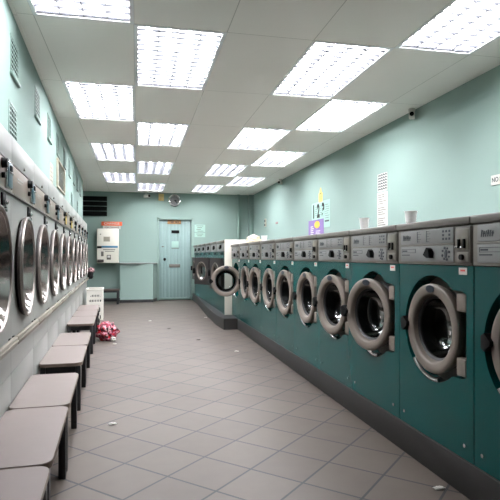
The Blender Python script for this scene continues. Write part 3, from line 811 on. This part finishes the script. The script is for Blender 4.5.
ordn = ['nearest the camera', 'second from the camera', 'third from the camera', 'fourth from the camera', 'fifth from the camera', 'sixth from the camera', 'seventh from the camera', 'eighth from the camera', 'farthest from the camera']
g0 = None
ug = [3.35, 4.31, 5.08, 5.84, 6.56, 7.3, 8.05, 8.8, 9.55]
for i, y in enumerate(ug):
    lab = 'vent grille of the upper row on the left wall, ' + ordn[i]
    if g0 is None: g0 = make_grille(); g0['label'] = lab
    else: dup(g0, (xw(y), y, 2.2), PI/2+AL, lab)
for i, (y, s) in enumerate(((3.3, 'above the second dryer'), (7.7, 'beyond the wall mirror'), (8.9, 'nearest the back wall'))):
    dup(g0, (xw(y), y, 1.80), PI/2+AL, 'vent grille of the lower row on the left wall, ' + s)
t = lwall('wall_mirror', 'wall mirror in a beige frame above the dryers, reflecting a ceiling light', 'mirror', 6.1, 1.89)
w, h = .4, .15
obj('frame', B((-w, w, -.02, 0, h-.02, h), (-w, w, -.02, 0, -h, -h+.02), (-w, -w+.02, -.02, 0, -h+.02, h-.02), (w-.02, w, -.02, 0, -h+.02, h-.02), bev=.003), 'beige', t)
obj('glass', B((-w+.02, w-.02, -.01, 0, -h+.02, h-.02)), 'mirror', t)
t = lwall('wall_notice', 'narrow beige notice on the left wall just before the mirror', 'notice', 5.25, 1.78)
obj('sheet', B((-.12, .12, -.004, 0, -.12, .12)), 'beige', t)
obj('print', B(*[(-.09, .07, -.005, -.004, .07-k*.04, .085-k*.04) for k in range(5)]), 'lid', t)

# ------------------------------------------------------------------ back wall
t = thing('vent_grille', 'large black slatted vent high on the back wall', 'vent', (-1.0, YB, 2.135))
obj('backing', B((-.33, .33, -.012, 0, -.22, .22)), 'grille_dark', t)
for k in range(4):
    z = -.165+k*.11
    bm = bmesh.new(); prism(bm, [(-.012, z-.045), (-.03, z-.045), (-.016, z+.04), (-.012, z+.04)], 'x', -.325, .325)
    obj('slat', bm, 'black', t)
obj('rib', B(*[(-.33, .33, -.032, -.012, -.115+k*.11, -.105+k*.11) for k in range(3)]), 'wall_trim', t)
# change machine
t = thing('change_machine', 'white wall-mounted change machine with a blue stripe on the back wall', 'change machine', (-.64, YB, .865))
w, dm, hm = .228, .3, .755
obj('cabinet', B((-w, w, -dm, 0, 0, hm), bev=.008), 'cream', t)
dr = obj('door_panel', B((-w+.012, w-.012, -dm-.012, -dm, .012, hm-.012), bev=.005), 'cream', t)
obj('blue_stripe', B((-w+.1, w-.012, -dm-.015, -dm-.011, .335, .378), bev=.001), 'blue', dr)
obj('note_mouth', B((-w+.005, -w+.1, -dm-.03, -dm-.011, .325, .372), bev=.006), 'black', dr)
obj('printed_notice', B((-.09, .05, -dm-.014, -dm-.012, .47, .58)), 'beige', dr)
obj('notice_text', B(*[(-.08, .04, -dm-.0145, -dm-.013, .485+k*.022, .494+k*.022) for k in range(4)]), 'lid', dr)
obj('instruction_print', B((-.1, .16, -dm-.014, -dm-.012, .285, .3), (-.06, .14, -dm-.014, -dm-.012, .25, .262)), 'lid', dr)
obj('coin_slot', B((-.14, -.085, -dm-.018, -dm-.011, .15, .255), bev=.003), 'lid', dr)
obj('selector_plate', B((-.02, .07, -dm-.016, -dm-.011, .075, .18), bev=.003), 'lid', dr)
obj('selector_window', B((-.005, .055, -dm-.018, -dm-.014, .12, .165)), 'white', dr)
obj('coin_tray', B((-w+.01, -.08, -dm-.035, -dm-.011, .02, .08), bev=.008), 'seal', dr)
bm = bmesh.new(); cyl(bm, (-.15, -dm-.016, .63), 'y', .012, .012, 14); obj('door_lock', bm, 'seal', dr)
t = thing('change_sign', 'orange and white sign above the change machine', 'sign', (-.565, YB-.02, 1.625))
obj('lower_board', B((-.19, .19, -.01, 0, 0, .075)), 'white', t)
ob = obj('orange_board', B((-.225, .225, -.018, 0, .075, .165), bev=.003), 'orange', t)
text_obj('lettering', 'CHANGE', .075, 'white', ob, (0, -.0195, .12), FR, 1.1)
text_obj('lettering', 'FOR CHANGE', .05, 'ink', t, (0, -.0115, .036), FR, 1.0)
# counter: chamfered panelled box with bow-fronted shelf
t = thing('counter', 'pale mint boxed-in counter with a bowed shelf left of the plank door', 'counter', (0, YB, 0))
bm = bmesh.new(); prism(bm, [(-.375, 0), (-.375, -.42), (.33, -.42), (.43, 0)], 'z', .0, .845); obj('base', bm, 'wall', t)
bm = bmesh.new(); prism(bm, [(-.385, 0), (-.385, -.432), (.336, -.432), (.44, 0)], 'z', 0, .065); obj('kickboard', bm, 'skirt', t)
pts = [(-.4, 0), (-.4, -.43)]+[(-.4+.84*k/12, -.43-.05*math.sin(PI*(k/12)**.8)+.14*(k/12)**3) for k in range(1, 13)]+[(.44, 0)]
bm = bmesh.new(); prism(bm, pts, 'z', .845, .868); obj('shelf', bm, 'plate', t)
# clock
t = thing('wall_clock', 'round silver wall clock above the plank door', 'clock', (.835, YB, 2.3))
bm = bmesh.new(); lathe(bm, [(.14, 0), (.142, -.03), (.128, -.045), (.108, -.035), (.105, -.015)], seg=40); obj('case', bm, 'chrome', t)
bm = bmesh.new(); cyl(bm, (0, -.014, 0), 'y', .107, .012, 40); obj('dial', bm, 'plate', t)
bm = bmesh.new()
for k in range(12):
    a = k*PI/6; x, z = .085*math.sin(a), .085*math.cos(a); box(bm, x-.006, x+.006, -.0225, -.02, z-.006, z+.006)
obj('hour_marks', bm, 'ink', t)
for nm, l, a in (('hour_hand', .05, 100), ('minute_hand', .075, 135)):
    obj(nm, B((-.006, .006, -.028, -.024, -.012, l)), 'black', t, None, (0, R(a), 0))
# bell / sensor
t = thing('alarm_sounder', 'yellowed plastic alarm sounder just under the ceiling left of the clock', 'sounder', (.53, YB, CZ-.12))
obj('back_box', B((-.06, .06, -.04, 0, -.06, .1), bev=.008), 'oldwhite', t)
bm = bmesh.new(); lathe(bm, [(.045, -.04), (.042, -.06), (.02, -.075), (0, -.076)], (0, 0, -.01), seg=24); obj('dome', bm, 'oldwhite', t)
for nm, z0, z1, lab in (('paper_notice', 1.58, 1.75, 'white paper notice on the back wall right of the plank door'), ('paper_slip', 1.46, 1.56, 'small paper slip below the notice beside the plank door')):
    t = thing(nm, lab, 'notice', (1.42, YB, (z0+z1)/2))
    hh = (z1-z0)/2
    obj('sheet', B((-.125, .125, -.004, 0, -hh, hh)), 'paper_mint', t)
    obj('print', B(*[(-.08+.02*(k % 2), .08-.03*(k % 3), -.005, -.004, hh-.035-k*.04, hh-.023-k*.04) for k in range(2 if hh < .07 else 4)]), 'lid', t)

# ------------------------------------------------------------------ crumbs on the floor
for i, (x, y, m, lab) in enumerate(((-.15, 3.25, 'white', 'scrap of white paper on the floor beside the third bench'), (1.29, 2.05, 'white', 'crumpled white tissue on the floor against the near plinth'),
        (1.25, 1.86, 'white', 'white scrap on the floor nearest the camera by the plinth'), (.19, 8.3, 'white', 'white paper scrap in the middle of the far aisle'),
        (-.26, 6.2, 'white', 'white crumb on the floor in front of the red bag'), (1.03, 5.45, 'white', 'white scrap on the floor in front of the fifth washer'),
        (.43, 7.35, 'seal', 'dark crumb on the floor left of the far washers'), (.72, 6.3, 'seal', 'dark leaf-like bit on the floor in the middle of the aisle'), (1.1, 8.55, 'white', 'white scrap at the foot of the far plinth'))):
    o = lump('litter', m, (x, y, 0), (.022, .014, .006), i*1.3, None, .5); tag(o, lab, 'litter')

# ------------------------------------------------------------------ camera, world, colour
w = bpy.data.worlds.new('World'); sc.world = w; w.use_nodes = True
w.node_tree.nodes['Background'].inputs[0].default_value = (.5, .55, .6, 1); w.node_tree.nodes['Background'].inputs[1].default_value = .0
cam = bpy.data.cameras.new('Camera'); co = bpy.data.objects.new('Camera', cam); COL.objects.link(co)
cam.sensor_width = 36; cam.lens = 36*520/500; cam.shift_y = 6/500; cam.clip_start = .02
co.location = (0, 0, EYE); co.rotation_euler = (PI/2, 0, R(-12.2)); sc.camera = co
vs = sc.view_settings
sc.display_settings.display_device = 'sRGB'
vs.view_transform = 'Standard'; vs.look = 'None'; vs.gamma = 1; vs.use_curve_mapping = False; vs.exposure = .72
sc.cycles.use_denoising = True
sc.cycles.max_bounces = 10; sc.cycles.diffuse_bounces = 6; sc.cycles.glossy_bounces = 4; sc.cycles.transparent_max_bounces = 12
sc.cycles.sample_clamp_indirect = 8
